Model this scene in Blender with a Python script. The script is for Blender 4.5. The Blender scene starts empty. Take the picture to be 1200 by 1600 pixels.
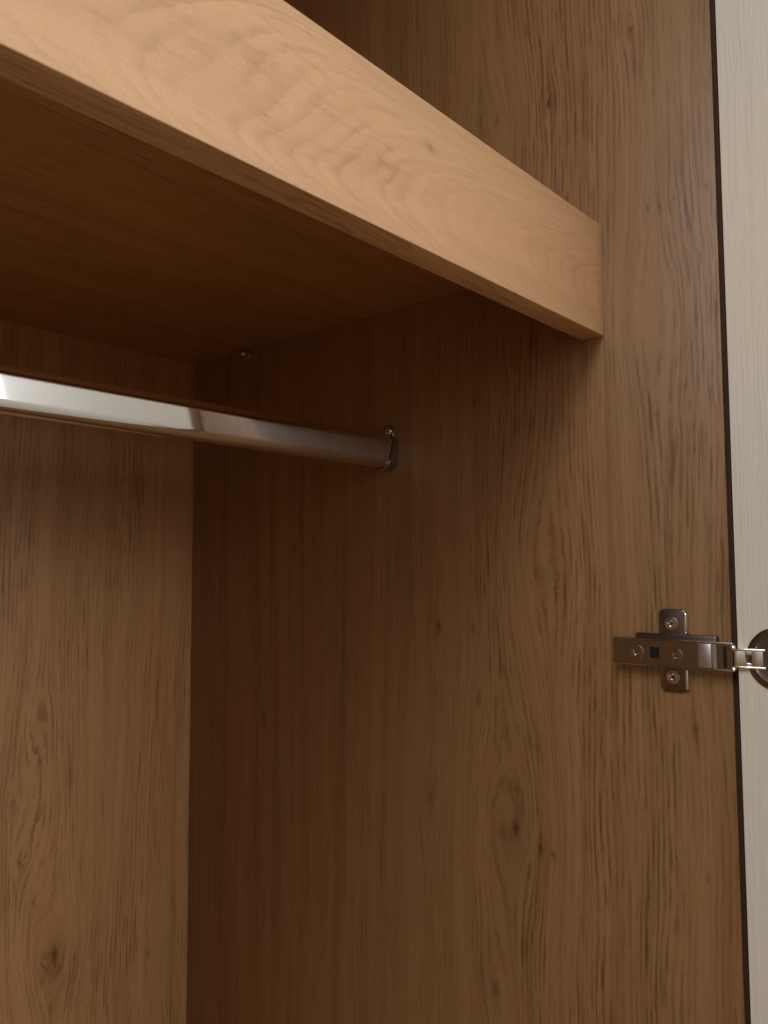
import bpy, bmesh, math, random
from mathutils import Matrix, Vector

# ------------------------------------------------------------------ camera, world, lights, exposure
S = bpy.context.scene
COL = S.collection
cd = bpy.data.cameras.new("camera")
cam = bpy.data.objects.new("camera", cd)
COL.objects.link(cam)
S.camera = cam
cd.sensor_fit = 'HORIZONTAL'
cd.sensor_width = 36.0
cd.lens = 36.0 * 1283.54 / 1200.0
cd.clip_start = 0.01
cd.clip_end = 50
r_ = Vector((0.64770504, -0.76187968, -0.00418771))
u_ = Vector((-0.05249824, -0.05011295, 0.99736284))
f_ = Vector((0.76008034, 0.64577708, 0.07245575))
M = Matrix((r_, u_, -f_)).transposed().to_4x4()
M.translation = Vector((-0.52462, -0.16681, 0.0508))
cam.matrix_world = M
cd.dof.use_dof = True
cd.dof.focus_distance = 0.50
cd.dof.aperture_fstop = 20

W = bpy.data.worlds.new("World")
S.world = W
W.use_nodes = True
# the room seen from the opening: pale ceiling, dim walls, wooden floor
wt = W.node_tree
bg = wt.nodes['Background']
wc = wt.nodes.new('ShaderNodeTexCoord')
ws = wt.nodes.new('ShaderNodeSeparateXYZ')
wr = wt.nodes.new('ShaderNodeValToRGB')
wm = wt.nodes.new('ShaderNodeMapRange')
wm.inputs['From Min'].default_value = -1
wt.links.new(wc.outputs['Generated'], ws.inputs[0])
wt.links.new(ws.outputs[2], wm.inputs['Value'])
wt.links.new(wm.outputs[0], wr.inputs[0])
wr.color_ramp.elements[0].position = 0.34
wr.color_ramp.elements[0].color = (0.56, 0.37, 0.19, 1)
wr.color_ramp.elements[1].position = 0.62
wr.color_ramp.elements[1].color = (1.0, 0.95, 0.90, 1)
wt.links.new(wr.outputs[0], bg.inputs['Color'])
bg.inputs['Strength'].default_value = 0.39


def area(name, loc, target, sx, sy, power, color):
    ld = bpy.data.lights.new(name, 'AREA')
    ld.shape = 'RECTANGLE'
    ld.size, ld.size_y = sx, sy
    ld.energy = power
    ld.color = color
    o = bpy.data.objects.new(name, ld)
    COL.objects.link(o)
    o.location = loc
    d = Vector(target) - Vector(loc)
    o.rotation_euler = d.to_track_quat('-Z', 'Y').to_euler()
    return o


# the room's window, high behind the camera, and the bright wall beyond the open door
area("room_window_light", (-2.3, -0.55, 1.55), (0.0, -0.1, 0.3), 0.8, 1.2, 23.5, (1.0, 0.97, 0.92))
area("room_wall_light", (0.42, -2.4, 0.85), (-0.2, 0.3, 0.1), 1.9, 1.5, 59.0, (1.0, 0.97, 0.93))

S.view_settings.view_transform = 'Standard'
S.view_settings.look = 'None'
S.view_settings.gamma = 1
S.view_settings.exposure = 0.0
S.render.engine = 'CYCLES'
S.render.filter_size = 1.35
S.cycles.max_bounces = 10
S.cycles.diffuse_bounces = 6
S.cycles.glossy_bounces = 6
S.cycles.use_denoising = True


# ------------------------------------------------------------------ node helpers
class NT:
    def __init__(self, name):
        self.m = bpy.data.materials.new(name)
        self.m.use_nodes = True
        self.t = self.m.node_tree
        self.b = self.t.nodes['Principled BSDF']

    def new(self, typ):
        return self.t.nodes.new(typ)

    def link(self, a, b):
        self.t.links.new(a, b)

    def math(self, op, a, b=None, c=None, clamp=False):
        n = self.new('ShaderNodeMath')
        n.operation = op
        n.use_clamp = clamp
        for i, v in enumerate((a, b, c)):
            if v is None:
                continue
            if isinstance(v, (int, float)):
                n.inputs[i].default_value = v
            else:
                self.link(v, n.inputs[i])
        return n.outputs[0]

    def add(self, a, b): return self.math('ADD', a, b)
    def sub(self, a, b): return self.math('SUBTRACT', a, b)
    def mul(self, a, b): return self.math('MULTIPLY', a, b)
    def mad(self, a, b, c): return self.math('MULTIPLY_ADD', a, b, c)

    def xyz(self, x, y, z=0.0):
        n = self.new('ShaderNodeCombineXYZ')
        for i, v in enumerate((x, y, z)):
            if isinstance(v, (int, float)):
                n.inputs[i].default_value = v
            else:
                self.link(v, n.inputs[i])
        return n.outputs[0]

    def noise(self, x, y, z=0.0, detail=2.0, rough=0.5, dist=0.0):
        n = self.new('ShaderNodeTexNoise')
        n.inputs['Scale'].default_value = 1.0
        n.inputs['Detail'].default_value = detail
        n.inputs['Roughness'].default_value = rough
        n.inputs['Distortion'].default_value = dist
        self.link(self.xyz(x, y, z), n.inputs['Vector'])
        return n.outputs['Fac']

    def step(self, v, a, b, lo=0.0, hi=1.0):
        n = self.new('ShaderNodeMapRange')
        n.interpolation_type = 'SMOOTHSTEP'
        self.link(v, n.inputs['Value'])
        n.inputs['From Min'].default_value = a
        n.inputs['From Max'].default_value = b
        n.inputs['To Min'].default_value = lo
        n.inputs['To Max'].default_value = hi
        return n.outputs['Result']

    def mixc(self, fac, a, b, mode='MIX'):
        n = self.new('ShaderNodeMix')
        n.data_type = 'RGBA'
        n.blend_type = mode
        for sock, v in ((n.inputs[0], fac), (n.inputs[6], a), (n.inputs[7], b)):
            if isinstance(v, (int, float)):
                sock.default_value = v
            elif isinstance(v, tuple):
                sock.default_value = (v[0], v[1], v[2], 1)
            else:
                self.link(v, sock)
        return n.outputs[2]


def oak(name, across, along, knots=(), seed=0.0, zone=None, tone=(0.378, 0.210, 0.096),
        figure=0.25, contour=0.0, streak=0.42, fa=6.0, fl=2.2, rough=0.36, seams=(), pale=1.0,
        centre=(0.0, 0.0), lines=250.0, jag=0.0016, print_grain=0.16):
    """Oak decor: grain runs along one axis, knots bend it, pores lie in it."""
    N = NT(name)
    tc = N.new('ShaderNodeTexCoord')
    sp = N.new('ShaderNodeSeparateXYZ')
    N.link(tc.outputs['Object'], sp.inputs[0])
    ax = {'X': 0, 'Y': 1, 'Z': 2}
    A0 = sp.outputs[ax[across]]
    L0 = sp.outputs[ax[along]]
    # irregular outline for the knots
    wob = N.mad(N.noise(N.mul(A0, 300), N.mul(L0, 130), seed, 2.0), 0.005, -0.0025)
    wob2 = N.mad(N.noise(N.mul(A0, 120), N.mul(L0, 120), seed + 7, 1.0), 0.006, -0.003)
    Ak = N.add(A0, wob)
    Lk = N.add(L0, wob2)
    # broad waviness
    w1 = N.noise(N.mul(A0, fa), N.mul(L0, fl), seed + 3.1, 1.5)
    A = N.mad(N.sub(w1, 0.5), 0.030, A0)
    w2 = N.noise(N.mul(A0, 22), N.mul(L0, 7.5), seed + 5.7, 1.5)
    A = N.mad(N.sub(w2, 0.5), 0.0075, A)
    # feathered edges where fibres cross the growth lines
    jg = N.noise(N.mul(A0, 420), N.mul(L0, 46), seed + 6.9, 1.5, 0.6)
    A = N.mad(N.sub(jg, 0.5), jag, A)
    dark = None
    for (ka, kl, kr, ks) in knots:
        da = N.sub(Ak, ka)
        dl = N.sub(Lk, kl)
        da2 = N.mul(da, da)
        dl2 = N.mul(dl, dl)
        # deflection
        ra, rl = (kr * 5.0, kr * 12.0) if kr > 0.0025 else (kr * 3.4, kr * 8.5)
        q = N.mad(dl2, -1.0 / (rl * rl), N.mul(da2, -1.0 / (ra * ra)))
        e = N.math('EXPONENT', q)
        A = N.sub(A, N.mul(N.mul(da, e), 0.80 if (ks > 0.3 or kr > 0.0045) else 0.55))
        # body of the knot and a soft halo
        if ks == 0:
            continue
        q2 = N.mad(dl2, -1.0 / (kr * kr * 3.6), N.mul(da2, -1.0 / (kr * kr * 0.62)))
        core = N.math('EXPONENT', q2)
        ring = N.math('EXPONENT', N.mul(q2, 0.22))
        d = N.mad(ring, 0.20 * ks, N.mul(core, 0.80 * ks))
        dark = d if dark is None else N.math('MAXIMUM', dark, d)
    # growth figure
    if contour > 0:
        # nested arches (cathedral figure) that open towards +along
        ca = N.sub(A, centre[0])
        cl = N.mad(N.sub(jg, 0.5), 0.009, L0)
        arch = N.sub(N.mul(cl, 52.0), N.mul(N.mul(ca, ca), 4300.0))
        field = N.mad(N.noise(N.mul(ca, fa * 1.7), N.mul(L0, fl * 1.5), seed + 11, 1.2, 0.4), contour, arch)
    else:
        field = N.mad(N.noise(N.mul(A, 9), N.mul(L0, 1.3), seed + 11, 1.0), 3.0, N.mul(A, 70))
    rings = N.noise(N.mul(field, 1.0), seed + 2.0, 0.0, 2.0, 0.6)
    rings = N.step(rings, 0.36, 0.66)
    # pores: coarse dashes and fine dashes
    wig = N.mad(N.noise(N.mul(A0, 60), N.mul(L0, 22), seed + 9, 1.0), 0.0030, -0.0015)
    As = N.add(A, wig)
    p1 = N.noise(N.mul(As, 175), N.mul(L0, 11), seed + 21, 1.0, 0.5)
    p1 = N.step(p1, 0.50, 0.70)
    # growth lines: close, roughly even, broken into dashes
    if contour > 0:
        ph = N.mad(field, lines, 0.0)
    else:
        ph = N.mad(N.noise(N.mul(As, 38), N.mul(L0, 5), seed + 15, 2.0), 3.0, N.mul(A, lines))
    fr = N.math('FRACT', ph)
    idx = N.math('FLOOR', ph)
    if contour > 0:
        ln = N.mul(N.step(fr, 0.25, 0.86), N.step(fr, 0.86, 0.97, 1.0, 0.0))
    else:
        ln = N.mul(N.step(fr, 0.16, 0.48), N.step(fr, 0.50, 0.80, 1.0, 0.0))
    brk = N.noise(N.mul(idx, 7.31), N.mul(L0, 20), seed + 17, 2.0, 0.7)
    ln = N.mul(ln, N.step(brk, 0.38, 0.62, 0.12, 1.0))
    p2 = N.noise(N.mul(As, 560), N.mul(L0, 34), seed + 31, 2.0, 0.6)
    p2 = N.step(p2, 0.50, 0.78)
    p3 = N.noise(N.mul(As, 110), N.mul(L0, 3.5), seed + 41, 2.0, 0.5)
    p3 = N.step(p3, 0.40, 0.70)
    patch = N.step(N.noise(N.mul(A, 26), N.mul(L0, 4), seed + 51, 1.0), 0.35, 0.62, 0.35, 1.0)
    if zone is not None:
        z = None
        for (a, b, c, d, v) in zone:        # rise a..b, fall c..d, weight v
            g = N.mul(N.mul(N.step(A0, a, b), N.step(A0, c, d, 1.0, 0.0)), v)
            z = g if z is None else N.add(z, g)
        patch = N.mul(patch, N.math('MINIMUM', N.add(z, 0.48), 1.0))
    s = N.mul(N.mad(ln, 0.70, N.mad(p1, 0.24, N.mul(p2, 0.66))), patch)
    s = N.mad(N.mul(p3, rings), 0.28, s)
    s = N.math('MINIMUM', N.mul(s, streak), 0.85)
    # tones
    t1 = N.step(N.noise(N.mul(A, 13), N.mul(L0, 1.1), seed + 61, 2.0), 0.34, 0.66)
    t2 = N.step(N.noise(N.mul(A, 34), N.mul(L0, 3.0), seed + 71, 2.0), 0.34, 0.68)
    r, g, b = [c * pale for c in tone]
    base = N.mixc(t1, (r * 0.95, g * 0.99, b * 0.96), (r * 1.03, g * 0.99, b * 1.00))
    base = N.mixc(N.mul(t2, 0.55), base, (r * 0.84, g * 0.83, b * 0.78))
    base = N.mixc(N.mul(rings, figure), base, (r * 0.56, g * 0.50, b * 0.42))
    base = N.mixc(s, base, (r * 0.30, g * 0.235, b * 0.17))
    for (pos, w_, amt) in seams:            # edges between the printed planks
        g_ = N.step(A0, pos - w_, pos, 0.0, 1.0)
        h_ = N.step(A0, pos, pos + 0.0012, 1.0, 0.0)
        base = N.mixc(N.mul(N.mul(g_, h_), amt), base, (r * 0.45, g * 0.38, b * 0.3))
    if dark is not None:
        base = N.mixc(dark, base, (r * 0.16, g * 0.10, b * 0.055))
    # very fine print grain
    fg = N.noise(N.mul(A0, 1900), N.mul(L0, 800), seed + 81, 1.0)
    base = N.mixc(print_grain, base, N.mixc(N.step(fg, 0.3, 0.7), (0, 0, 0), (1, 1, 1)), 'SOFT_LIGHT')
    N.link(base, N.b.inputs['Base Color'])
    N.link(N.mad(p2, 0.10, rough), N.b.inputs['Roughness'])
    N.b.inputs['Specular IOR Level'].default_value = 0.42
    bp = N.new('ShaderNodeBump')
    bp.inputs['Strength'].default_value = 0.07
    bp.inputs['Distance'].default_value = 0.0006
    N.link(N.mul(N.add(p1, p2), -1.0), bp.inputs['Height'])
    N.link(bp.outputs[0], N.b.inputs['Normal'])
    return N.m


def metal(name, color, rough, metallic=1.0, scratch=0.0, bump=0.0):
    N = NT(name)
    N.b.inputs['Base Color'].default_value = (*color, 1)
    N.b.inputs['Metallic'].default_value = metallic
    tc = N.new('ShaderNodeTexCoord')
    n = N.new('ShaderNodeTexNoise')
    n.inputs['Scale'].default_value = 260
    n.inputs['Detail'].default_value = 3
    N.link(tc.outputs['Object'], n.inputs['Vector'])
    N.link(N.mad(n.outputs['Fac'], scratch, rough - scratch / 2), N.b.inputs['Roughness'])
    return N.m


def painted(name, color):
    """Cream paint over an embossed ash-like grain."""
    N = NT(name)
    tc = N.new('ShaderNodeTexCoord')
    sp = N.new('ShaderNodeSeparateXYZ')
    N.link(tc.outputs['Object'], sp.inputs[0])
    Y, Z, X = sp.outputs[1], sp.outputs[2], sp.outputs[0]
    A = N.mad(N.noise(N.mul(Y, 30), N.mul(Z, 6), 3.0, 1.0), 0.006, Y)
    A = N.add(A, X)
    g = N.noise(N.mul(A, 700), N.mul(Z, 22), 1.0, 2.0, 0.6)
    g2 = N.noise(N.mul(A, 190), N.mul(Z, 7), 5.0, 1.0)
    h = N.add(N.step(g, 0.42, 0.7), N.step(g2, 0.4, 0.7))
    c = N.mixc(N.mul(h, 0.055), color, tuple(v * 0.72 for v in color))
    N.link(c, N.b.inputs['Base Color'])
    N.b.inputs['Roughness'].default_value = 0.5
    N.b.inputs['Specular IOR Level'].default_value = 0.35
    bp = N.new('ShaderNodeBump')
    bp.inputs['Strength'].default_value = 0.22
    bp.inputs['Distance'].default_value = 0.0006
    N.link(N.mul(h, -1.0), bp.inputs['Height'])
    N.link(bp.outputs[0], N.b.inputs['Normal'])
    return N.m


# side panel knots: (y, z, radius, strength)
K_SIDE = [(0.1171, 0.3962, 0.0021, 0.95), (0.1627, 0.3994, 0.0015, 0.6), (0.1768, 0.4052, 0.0015, 0.5),
          (0.0535, 0.4245, 0.0020, 0.65), (0.0448, 0.2943, 0.0016, 0.6), (0.0369, 0.2932, 0.0013, 0.5),
          (0.0274, 0.2956, 0.0013, 0.5), (0.0053, 0.2965, 0.0013, 0.55),
          (0.2225, 0.007, 0.0026, 0.75), (0.191, 0.0058, 0.0020, 0.35), (0.2327, -0.1254, 0.0036, 0.40),
          (0.1552, -0.1348, 0.0034, 0.80), (0.1351, -0.1454, 0.0017, 0.80), (0.1255, -0.1465, 0.0016, 0.75),
          (0.1865, -0.0467, 0.0022, 0.4), (0.1861, 0.1796, 0.0018, 0.35), (0.0207, 0.1571, 0.0014, 0.4),
          (0.3876, 0.0707, 0.0024, 0.5), (0.4286, -0.0862, 0.0025, 0.5), (0.4299, -0.1383, 0.0020, 0.4),
          (0.0235, -0.0487, 0.0015, 0.5), (0.0187, -0.1379, 0.0015, 0.45), (0.174, -0.2518, 0.0030, 0.5)]
K_SIDE += [(0.168, -0.120, 0.0068, 0.0), (0.172, 0.385, 0.0055, 0.0), (0.045, 0.22, 0.0050, 0.0), (0.125, 0.06, 0.0055, 0.0)]
K_BACK = [(-0.150, -0.255, 0.0070, 0.0), (-0.172, -0.150, 0.0055, 0.0), (-0.1419, -0.2849, 0.0042, 0.85), (-0.1224, -0.2933, 0.0017, 0.65), (-0.0455, -0.3169, 0.0020, 0.6),
          (-0.1759, -0.1953, 0.0020, 0.65), (-0.1704, -0.1924, 0.0015, 0.6), (-0.1625, -0.2339, 0.0020, 0.5),
          (-0.1592, -0.0759, 0.0030, 0.35), (-0.1829, -0.1455, 0.0022, 0.5)]
K_BOARD = [(0.2451, -0.2336, 0.0024, 0.34), (0.268, -0.1972, 0.0018, 0.42), (0.2545, -0.2306, 0.0008, 0.5),
           (0.2400, -0.3180, 0.0040, 0.10), (0.262, -0.300, 0.0055, 0.0)]

OAK = (0.50, 0.275, 0.125)
m_side = oak("oak_side", 'Y', 'Z', K_SIDE, 0.0,
             zone=[(-0.05, 0.0, 0.078, 0.083, 0.55), (0.078, 0.085, 0.165, 0.20, 0.85)],
             seams=((0.0785, 0.006, 0.22), (0.178, 0.010, 0.12)), streak=0.95, pale=0.90)
m_back = oak("oak_back", 'X', 'Z', K_BACK, 13.0, streak=0.78, pale=1.28)
m_shelf = oak("oak_shelf", 'Y', 'X', (), 27.0, streak=0.60, tone=(0.45, 0.225, 0.078))
m_board = oak("oak_board", 'Z', 'X', K_BOARD, 41.0, contour=6.0, figure=0.06, streak=0.31, lines=1.15, rough=0.50, fa=9, fl=2.4, centre=(0.238, 0.0),
              tone=(0.565, 0.336, 0.184), jag=0.0011, print_grain=0.09)
m_edge = oak("oak_edge", 'Y', 'X', (), 55.0, streak=0.75, figure=0.35, lines=420, fa=30, tone=(0.72, 0.45, 0.25))  # board underside, toned paler in place of bounce light from below
m_carc = oak("oak_carcass", 'Y', 'X', (), 63.0)
m_panel_edge = oak("oak_panel_edge", 'X', 'Z', (), 71.0, streak=0.3)
m_door = painted("cream_paint", (0.87, 0.86, 0.79))
m_chrome = metal("chrome", (0.80, 0.82, 0.85), 0.05, scratch=0.02)
m_nickel = metal("nickel", (0.44, 0.42, 0.41), 0.22, scratch=0.08)
m_dark_nickel = metal("dark_nickel", (0.24, 0.22, 0.21), 0.30, scratch=0.08)
m_bright = metal("bright_steel", (0.85, 0.84, 0.81), 0.16, scratch=0.06)
m_screw = metal("screw_steel", (0.72, 0.70, 0.68), 0.22, scratch=0.08)
m_black = metal("black_plastic", (0.006, 0.006, 0.009), 0.75, metallic=0.0)
m_satin = metal("satin_zinc", (0.62, 0.60, 0.62), 0.42, scratch=0.1)
m_gap_shade = metal("gap_shade_brown", (0.04, 0.022, 0.012), 0.8, metallic=0.0)  # shade of the gap beside the door, as a dark colour


# ------------------------------------------------------------------ mesh helpers
def mesh_obj(name, bm, mat, parent=None, smooth=None):
    bmesh.ops.recalc_face_normals(bm, faces=bm.faces)
    me = bpy.data.meshes.new(name)
    bm.to_mesh(me)
    bm.free()
    me.materials.append(mat)
    o = bpy.data.objects.new(name, me)
    COL.objects.link(o)
    if parent:
        o.parent = parent
    if smooth is not None:
        for p in me.polygons:
            p.use_smooth = True
        me.set_sharp_from_angle(angle=math.radians(smooth))
    return o


def bevel(bm, w, seg=2):
    bmesh.ops.bevel(bm, geom=list(bm.edges), offset=w, segments=seg, affect='EDGES', profile=0.5)


def box(bm, x0, x1, y0, y1, z0, z1, bev=0.0, seg=2):
    b = bmesh.new()
    bmesh.ops.create_cube(b, size=1)
    for v in b.verts:
        v.co = Vector(((x0 + x1) / 2 + v.co.x * (x1 - x0), (y0 + y1) / 2 + v.co.y * (y1 - y0),
                       (z0 + z1) / 2 + v.co.z * (z1 - z0)))
    if bev:
        bevel(b, bev, seg)
    me = bpy.data.meshes.new("t")
    b.to_mesh(me)
    b.free()
    bm.from_mesh(me)
    bpy.data.meshes.remove(me)
    return bm


def boxo(name, dims, mat, parent, bev=0.0006):
    return mesh_obj(name, box(bmesh.new(), *dims, bev), mat, parent, 40)


def extrude_poly(bm, pts, x0, x1, bev=0.0):
    """outline of (y, z) points extruded along x"""
    b = bmesh.new()
    a = [b.verts.new((x0, p[0], p[1])) for p in pts]
    c = [b.verts.new((x1, p[0], p[1])) for p in pts]
    n = len(pts)
    b.faces.new(a)
    b.faces.new(c[::-1])
    for i in range(n):
        b.faces.new((a[i], c[i], c[(i + 1) % n], a[(i + 1) % n]))
    bmesh.ops.recalc_face_normals(b, faces=b.faces)
    if bev:
        es = [e for e in b.edges if abs(e.verts[0].co.x - e.verts[1].co.x) < 1e-7]
        bmesh.ops.bevel(b, geom=es, offset=bev, segments=2, affect='EDGES', profile=0.5)
    me = bpy.data.meshes.new("t")
    b.to_mesh(me)
    b.free()
    bm.from_mesh(me)
    bpy.data.meshes.remove(me)
    return bm


def rounded(y0, y1, z0, z1, r, n=6):
    out = []
    for cy, cz, a0 in ((y1 - r, z1 - r, 0), (y0 + r, z1 - r, 90), (y0 + r, z0 + r, 180), (y1 - r, z0 + r, 270)):
        for k in range(n + 1):
            a = math.radians(a0 + 90 * k / n)
            out.append((cy + r * math.cos(a), cz + r * math.sin(a)))
    return out


def lathe(bm, cx, cy, cz, prof, seg=48):
    """prof: (radius, x offset towards -x) list, turned about the x axis"""
    rings = []
    for (r, d) in prof:
        if r < 1e-6:
            rings.append([bm.verts.new((cx - d, cy, cz))])
        else:
            rings.append([bm.verts.new((cx - d, cy + r * math.cos(2 * math.pi * k / seg),
                                        cz + r * math.sin(2 * math.pi * k / seg))) for k in range(seg)])
    for a, b in zip(rings, rings[1:]):
        for k in range(seg):
            k2 = (k + 1) % seg
            if len(a) == 1 and len(b) == 1:
                continue
            if len(a) == 1:
                bm.faces.new((a[0], b[k], b[k2]))
            elif len(b) == 1:
                bm.faces.new((a[k], a[k2], b[0]))
            else:
                bm.faces.new((a[k], a[k2], b[k2], b[k]))
    return bm


def stadium(cy, cz, hw, hh, n=14):
    """upright oval outline in (y, z): flat sides, round ends"""
    pts = []
    for k in range(n + 1):
        a = math.pi * k / n
        pts.append((cy + hw * math.cos(a), cz + (hh - hw) + hw * math.sin(a)))
    for k in range(n + 1):
        a = math.pi + math.pi * k / n
        pts.append((cy + hw * math.cos(a), cz - (hh - hw) + hw * math.sin(a)))
    return pts


def thing(name, label, cat, loc=(0, 0, 0), group=None):
    o = bpy.data.objects.new(name, None)
    COL.objects.link(o)
    o.location = loc
    o.empty_display_size = 0.05
    o['label'] = label
    o['category'] = cat
    if group:
        o['group'] = group
    return o


# ------------------------------------------------------------------ the wardrobe carcass
D = 0.54175
Z0, Z1 = -1.10, 0.80
XL = -0.80
ward = thing("wardrobe", "oak wood-grain wardrobe interior with high shelf, open beside a cream door", "wardrobe")
boxo("side_panel", (0, 0.018, 0, D + 0.02, Z0, Z1), m_side, ward, 0.0005)
boxo("side_panel", (XL - 0.018, XL, 0, D + 0.02, Z0, Z1), m_side, ward, 0.0005)
boxo("back_panel", (XL, -0.0002, D, D + 0.008, Z0, Z1), m_back, ward, 0)
boxo("top_panel", (XL, -0.0002, 0.001, D - 0.0003, Z1 - 0.018, Z1 - 0.0005), m_carc, ward)
boxo("base_panel", (XL, -0.0002, 0.001, D - 0.0003, Z0 + 0.0005, Z0 + 0.08), m_carc, ward)
shelf = boxo("shelf", (XL + 0.0003, -0.0004, 0.0955, D - 0.0005, 0.2708, 0.2906), m_shelf, ward, 0.0004)
shelf_bm = bmesh.new()
box(shelf_bm, XL + 0.0003, -0.0003, 0.0783, 0.0953, 0.2129, 0.2914, 0.00025, 1)
board = mesh_obj("front_board", shelf_bm, m_board, shelf, 40)
board.data.materials.append(m_edge)
for p in board.data.polygons:
    if p.normal.z < -0.9:
        p.material_index = 1
board['label'] = "paler oak board across the front of the shelf"


def shelf_pin(y):
    bm = bmesh.new()
    lathe(bm, 0.0, y, 0.2662, [(0, 0.0), (0.0042, 0.0), (0.0044, 0.0006), (0.0030, 0.0012), (0.0028, 0.0085),
                               (0.0022, 0.0093), (0, 0.0094)], 20)
    return mesh_obj("shelf_pin", bm, m_screw, shelf, 35)


shelf_pin(0.4549)
shelf_pin(0.1400)

# added dark strip on the side panel's front edge, standing in for gap shade
boxo("gap_shade_strip", (0.0008, 0.0178, -0.0030, -0.0002, Z0, Z1), m_gap_shade, ward, 0.0004)

# the door, standing open at a right angle to the opening
gy = -0.0064
door = boxo("door", (-0.010, 0.010, gy - 0.445, gy, Z0 + 0.003, Z1 - 0.003), m_door, ward, 0.0010)
door['label'] = "cream door with faint raised grain, open at the right"


# ------------------------------------------------------------------ the hinge
def screw(y, z, x, r, parent, mat=m_screw, depth=0.0011, turn=20):
    """countersunk head with a four-lobed recess sunk in it"""
    bm = bmesh.new()
    seg, rings = 48, []
    prof = [(1.0, 0.0), (1.0, 0.35), (0.93, 0.62), (0.80, 0.55), (0.60, 0.78), (0.45, 0.80), (0.28, 0.10), (0.0, -0.1)]
    for (rr, d) in prof:
        row = []
        for k in range(seg):
            a_ = 2 * math.pi * k / seg
            lobe = abs(math.cos(2 * (a_ - math.radians(turn)))) ** 1.5
            q = rr
            if rr in (0.45, 0.28):
                q = rr * (0.62 + 0.60 * lobe)
            row.append(bm.verts.new((x - depth * d, y + r * q * math.cos(a_), z + r * q * math.sin(a_))))
            if rr == 0.0:
                break
        rings.append(row)
    for p_, q_ in zip(rings, rings[1:]):
        for k in range(seg):
            k2 = (k + 1) % seg
            if len(q_) == 1:
                bm.faces.new((p_[k], p_[k2], q_[0]))
            else:
                bm.faces.new((p_[k], p_[k2], q_[k2], q_[k]))
    return mesh_obj("screw", bm, mat, parent, 35)


# mounting plate: base under the arm with a wing above and below
bm = bmesh.new()
hy = 0.0362
# base body
box(bm, -0.0058, -0.0002, 0.0070, 0.0590, -0.0098, 0.0105, 0.0010, 3)
pts = rounded(0.0266, 0.0446, -0.0262, 0.0262, 0.0040, 6)
extrude_poly(bm, pts, -0.0023, -0.0003, 0.0006)
hinge_plate = mesh_obj("hinge", bm, m_dark_nickel, ward, 35)
hinge_plate['label'] = "nickel cup hinge joining the side panel to the cream door"
hinge = hinge_plate
# turned-up flange along the front edge of both wings
for s_ in (1, -1):
    z0, z1 = sorted((s_ * 0.0110, s_ * 0.0240))
    boxo("plate_flange", (-0.0052, -0.0005, 0.0254, 0.0272, z0, z1), m_bright, hinge, 0.00085)  # brighter steel puts the edge highlight into the colour
screw(hy, 0.0168, -0.0022, 0.0044, hinge)
screw(hy, -0.0168, -0.0022, 0.0044, hinge)

# arm: folded channel with windows cut in its face
def arm_mesh():
    bm = bmesh.new()
    xo, xi = -0.0132, -0.0122
    holes = [(0.0400, 0.0460, -0.0046, 0.0023), (-0.0012, 0.0009, -0.0075, 0.0048)]
    ys = [-0.0046, -0.0012, 0.0009, 0.0048, 0.0065, 0.0148, 0.0165, 0.0400, 0.0460, 0.0712]
    zs = [-0.0086, -0.0075, -0.0046, 0.0023, 0.0048, 0.0064]

    def off(y):   # the raised, brighter pad near the front
        return -0.0010 if 0.0060 < y < 0.0150 else 0.0
    grid = {}
    for x, tag_ in ((xo, 'o'), (xi, 'i')):
        for i, y in enumerate(ys):
            for j, z in enumerate(zs):
                grid[(tag_, i, j)] = bm.verts.new((x + off(y), y, z))
    solid = {}
    for i in range(len(ys) - 1):
        for j in range(len(zs) - 1):
            cy, cz = (ys[i] + ys[i + 1]) / 2, (zs[j] + zs[j + 1]) / 2
            solid[(i, j)] = not any(h[0] < cy < h[1] and h[2] < cz < h[3] for h in holes)
    for (i, j), s in solid.items():
        if not s:
            continue
        for t in ('o', 'i'):
            bm.faces.new([grid[(t, a, b)] for a, b in ((i, j), (i + 1, j), (i + 1, j + 1), (i, j + 1))])
        for di, dj, e in ((-1, 0, ((i, j), (i, j + 1))), (1, 0, ((i + 1, j), (i + 1, j + 1))),
                          (0, -1, ((i, j), (i + 1, j))), (0, 1, ((i, j + 1), (i + 1, j + 1)))):
            if not solid.get((i + di, j + dj), False):
                a, b = e
                bm.faces.new((grid[('o', *a)], grid[('o', *b)], grid[('i', *b)], grid[('i', *a)]))
    # side cheeks
    for s, zc in ((1, 0.0064), (-1, -0.0086)):
        z0, z1 = sorted((zc, zc + s * 0.0011))
        pts_ = [(-0.0046, xo + 0.0003), (0.0712, xo + 0.0003), (0.0690, -0.0062), (0.0050, -0.0062), (-0.0046, -0.0090)]
        b = bmesh.new()
        lo = [b.verts.new((x, y, z0)) for (y, x) in pts_]
        hi = [b.verts.new((x, y, z1)) for (y, x) in pts_]
        b.faces.new(lo)
        b.faces.new(hi[::-1])
        for k in range(5):
            b.faces.new((lo[k], hi[k], hi[(k + 1) % 5], lo[(k + 1) % 5]))
        bmesh.ops.recalc_face_normals(b, faces=b.faces)
        bevel(b, 0.0003, 2)
        me = bpy.data.meshes.new("t")
        b.to_mesh(me)
        b.free()
        bm.from_mesh(me)
        bpy.data.meshes.remove(me)
    return bm


arm = mesh_obj("hinge_arm", arm_mesh(), m_nickel, hinge, 30)
# dark lining behind the windows
boxo("slider_insert", (-0.0117, -0.0060, -0.0030, 0.0690, -0.0080, 0.0058), m_black, hinge, 0.0003)
screw(0.0550, -0.0011, -0.0129, 0.0046, hinge, m_nickel, 0.0009)
screw(0.0293, -0.0019, -0.0129, 0.0040, hinge, m_nickel, 0.0009)

# bright pad plate near the arm's front
boxo("adjuster_plate", (-0.0164, -0.0144, 0.0070, 0.0148, -0.0082, 0.0066), m_satin, hinge, 0.00095)

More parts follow.
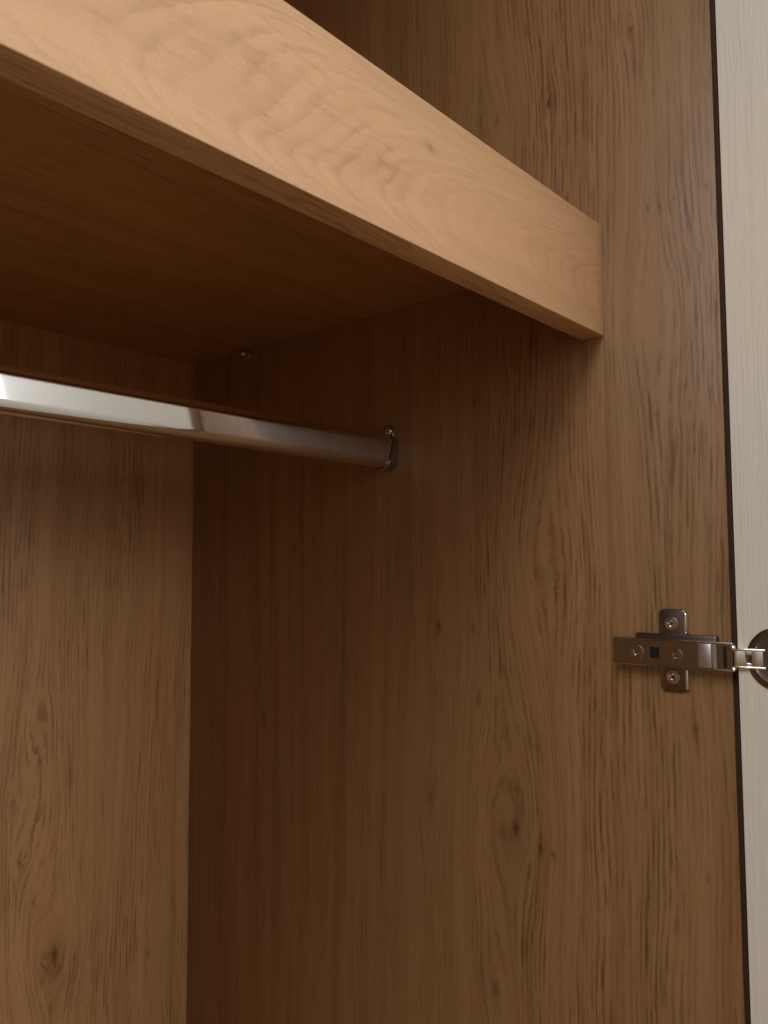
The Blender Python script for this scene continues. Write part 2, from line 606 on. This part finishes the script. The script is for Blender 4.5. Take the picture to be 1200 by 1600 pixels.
# link: the bright piece that swings from the arm into the cup
bm = bmesh.new()
yA, yB = -0.0046, -0.0300
for s in (1, -1):
    zc = -0.0015 + s * 0.0052
    box(bm, -0.0150, -0.0100, yB, yA, zc - 0.0007, zc + 0.0007, 0.0004, 2)
# web with a window
box(bm, -0.0146, -0.0137, -0.0118, -0.0056, -0.0064, 0.0034, 0.0003)
box(bm, -0.0146, -0.0137, -0.0300, -0.0152, -0.0064, 0.0034, 0.0003)
box(bm, -0.0146, -0.0137, -0.0153, -0.0117, 0.0008, 0.0034, 0.0002)
box(bm, -0.0146, -0.0137, -0.0153, -0.0117, -0.0064, -0.0040, 0.0002)
bmesh.ops.rotate(bm, verts=bm.verts, cent=(-0.0140, -0.0050, 0), matrix=Matrix.Rotation(math.radians(15), 3, 'Z'))
mesh_obj("hinge_link", bm, m_bright, hinge, 35)
# pivot pins
for zc in (0.0049, -0.0079):
    bm = bmesh.new()
    b = lathe(bm, -0.0105, -0.0045, zc, [(0, 0), (0.0015, 0), (0.0016, 0.0042), (0.0010, 0.0050), (0, 0.0051)], 18)
    mesh_obj("pivot", bm, m_bright, hinge, 35)

# cup pressed into the door: flange ring and a hollow bowl
bm = bmesh.new()
lathe(bm, -0.0100, -0.0303, -0.0010,
      [(0.0186, 0.0), (0.0186, 0.0010), (0.0178, 0.0015), (0.0150, 0.0015), (0.0143, 0.0009), (0.0140, 0.0002)], 72)
mesh_obj("hinge_cup", bm, m_dark_nickel, hinge, 35)
bm = bmesh.new()
# a shallow dished floor standing just clear of the door face
lathe(bm, -0.0100, -0.0303, -0.0010, [(0.0142, 0.0008), (0.0120, 0.0004), (0, 0.0003)], 48)
mesh_obj("cup_floor", bm, m_dark_nickel, hinge, 60)


# ------------------------------------------------------------------ the hanging rail
RY, RZ = 0.2720, 0.1500
rail = thing("hanging_rail", "chrome oval hanging rail crossing below the wardrobe shelf", "rail", (0, 0, 0))
bm = bmesh.new()
extrude_poly(bm, stadium(RY, RZ, 0.0075, 0.0137, 24), XL + 0.003, -0.0030)
rod = mesh_obj("rail_tube", bm, m_chrome, rail, 30)


def bracket(x0, sgn):
    """oval cup on the panel; its rim slopes, and a screw tab stands above"""
    bm = bmesh.new()
    outer = stadium(RY, RZ - 0.0002, 0.0089, 0.0152, 14)
    inner = stadium(RY, RZ - 0.0002, 0.0078, 0.0141, 14)

    def L(z):
        t = (z - (RZ - 0.017)) / 0.034
        t = max(0.0, min(1.0, t))
        return 0.0125 - 0.0105 * t ** 0.9
    n = len(outer)
    ob = [bm.verts.new((x0, p[0], p[1])) for p in outer]
    of = [bm.verts.new((x0 + sgn * L(p[1]), p[0], p[1])) for p in outer]
    inf = [bm.verts.new((x0 + sgn * L(p[1]), p[0], p[1])) for p in inner]
    inb = [bm.verts.new((x0 + sgn * 0.0012, p[0], p[1])) for p in inner]
    for k in range(n):
        j = (k + 1) % n
        bm.faces.new((ob[k], ob[j], of[j], of[k]))
        bm.faces.new((of[k], of[j], inf[j], inf[k]))
        bm.faces.new((inf[k], inf[j], inb[j], inb[k]))
    bm.faces.new(inb)
    # screw tab
    xa, xb = sorted((x0, x0 + sgn * 0.0022))
    extrude_poly(bm, rounded(RY - 0.0055, RY + 0.0055, RZ + 0.008, RZ + 0.0230, 0.0045, 5), xa, xb, 0.0005)
    br = mesh_obj("rail_bracket", bm, m_nickel, rail, 35)
    bm = bmesh.new()
    prof = [(0.0034, 0.0), (0.0030, 0.0012), (0.0016, 0.0014), (0.0012, 0.0004), (0, 0.0002)]
    lathe(bm, x0 + sgn * 0.0022, RY, RZ + 0.0182, [(a, -sgn * b) for a, b in prof], 20)
    mesh_obj("screw", bm, m_screw, br, 35)
    return br


bracket(-0.0002, -1)
bracket(XL + 0.0002, 1)
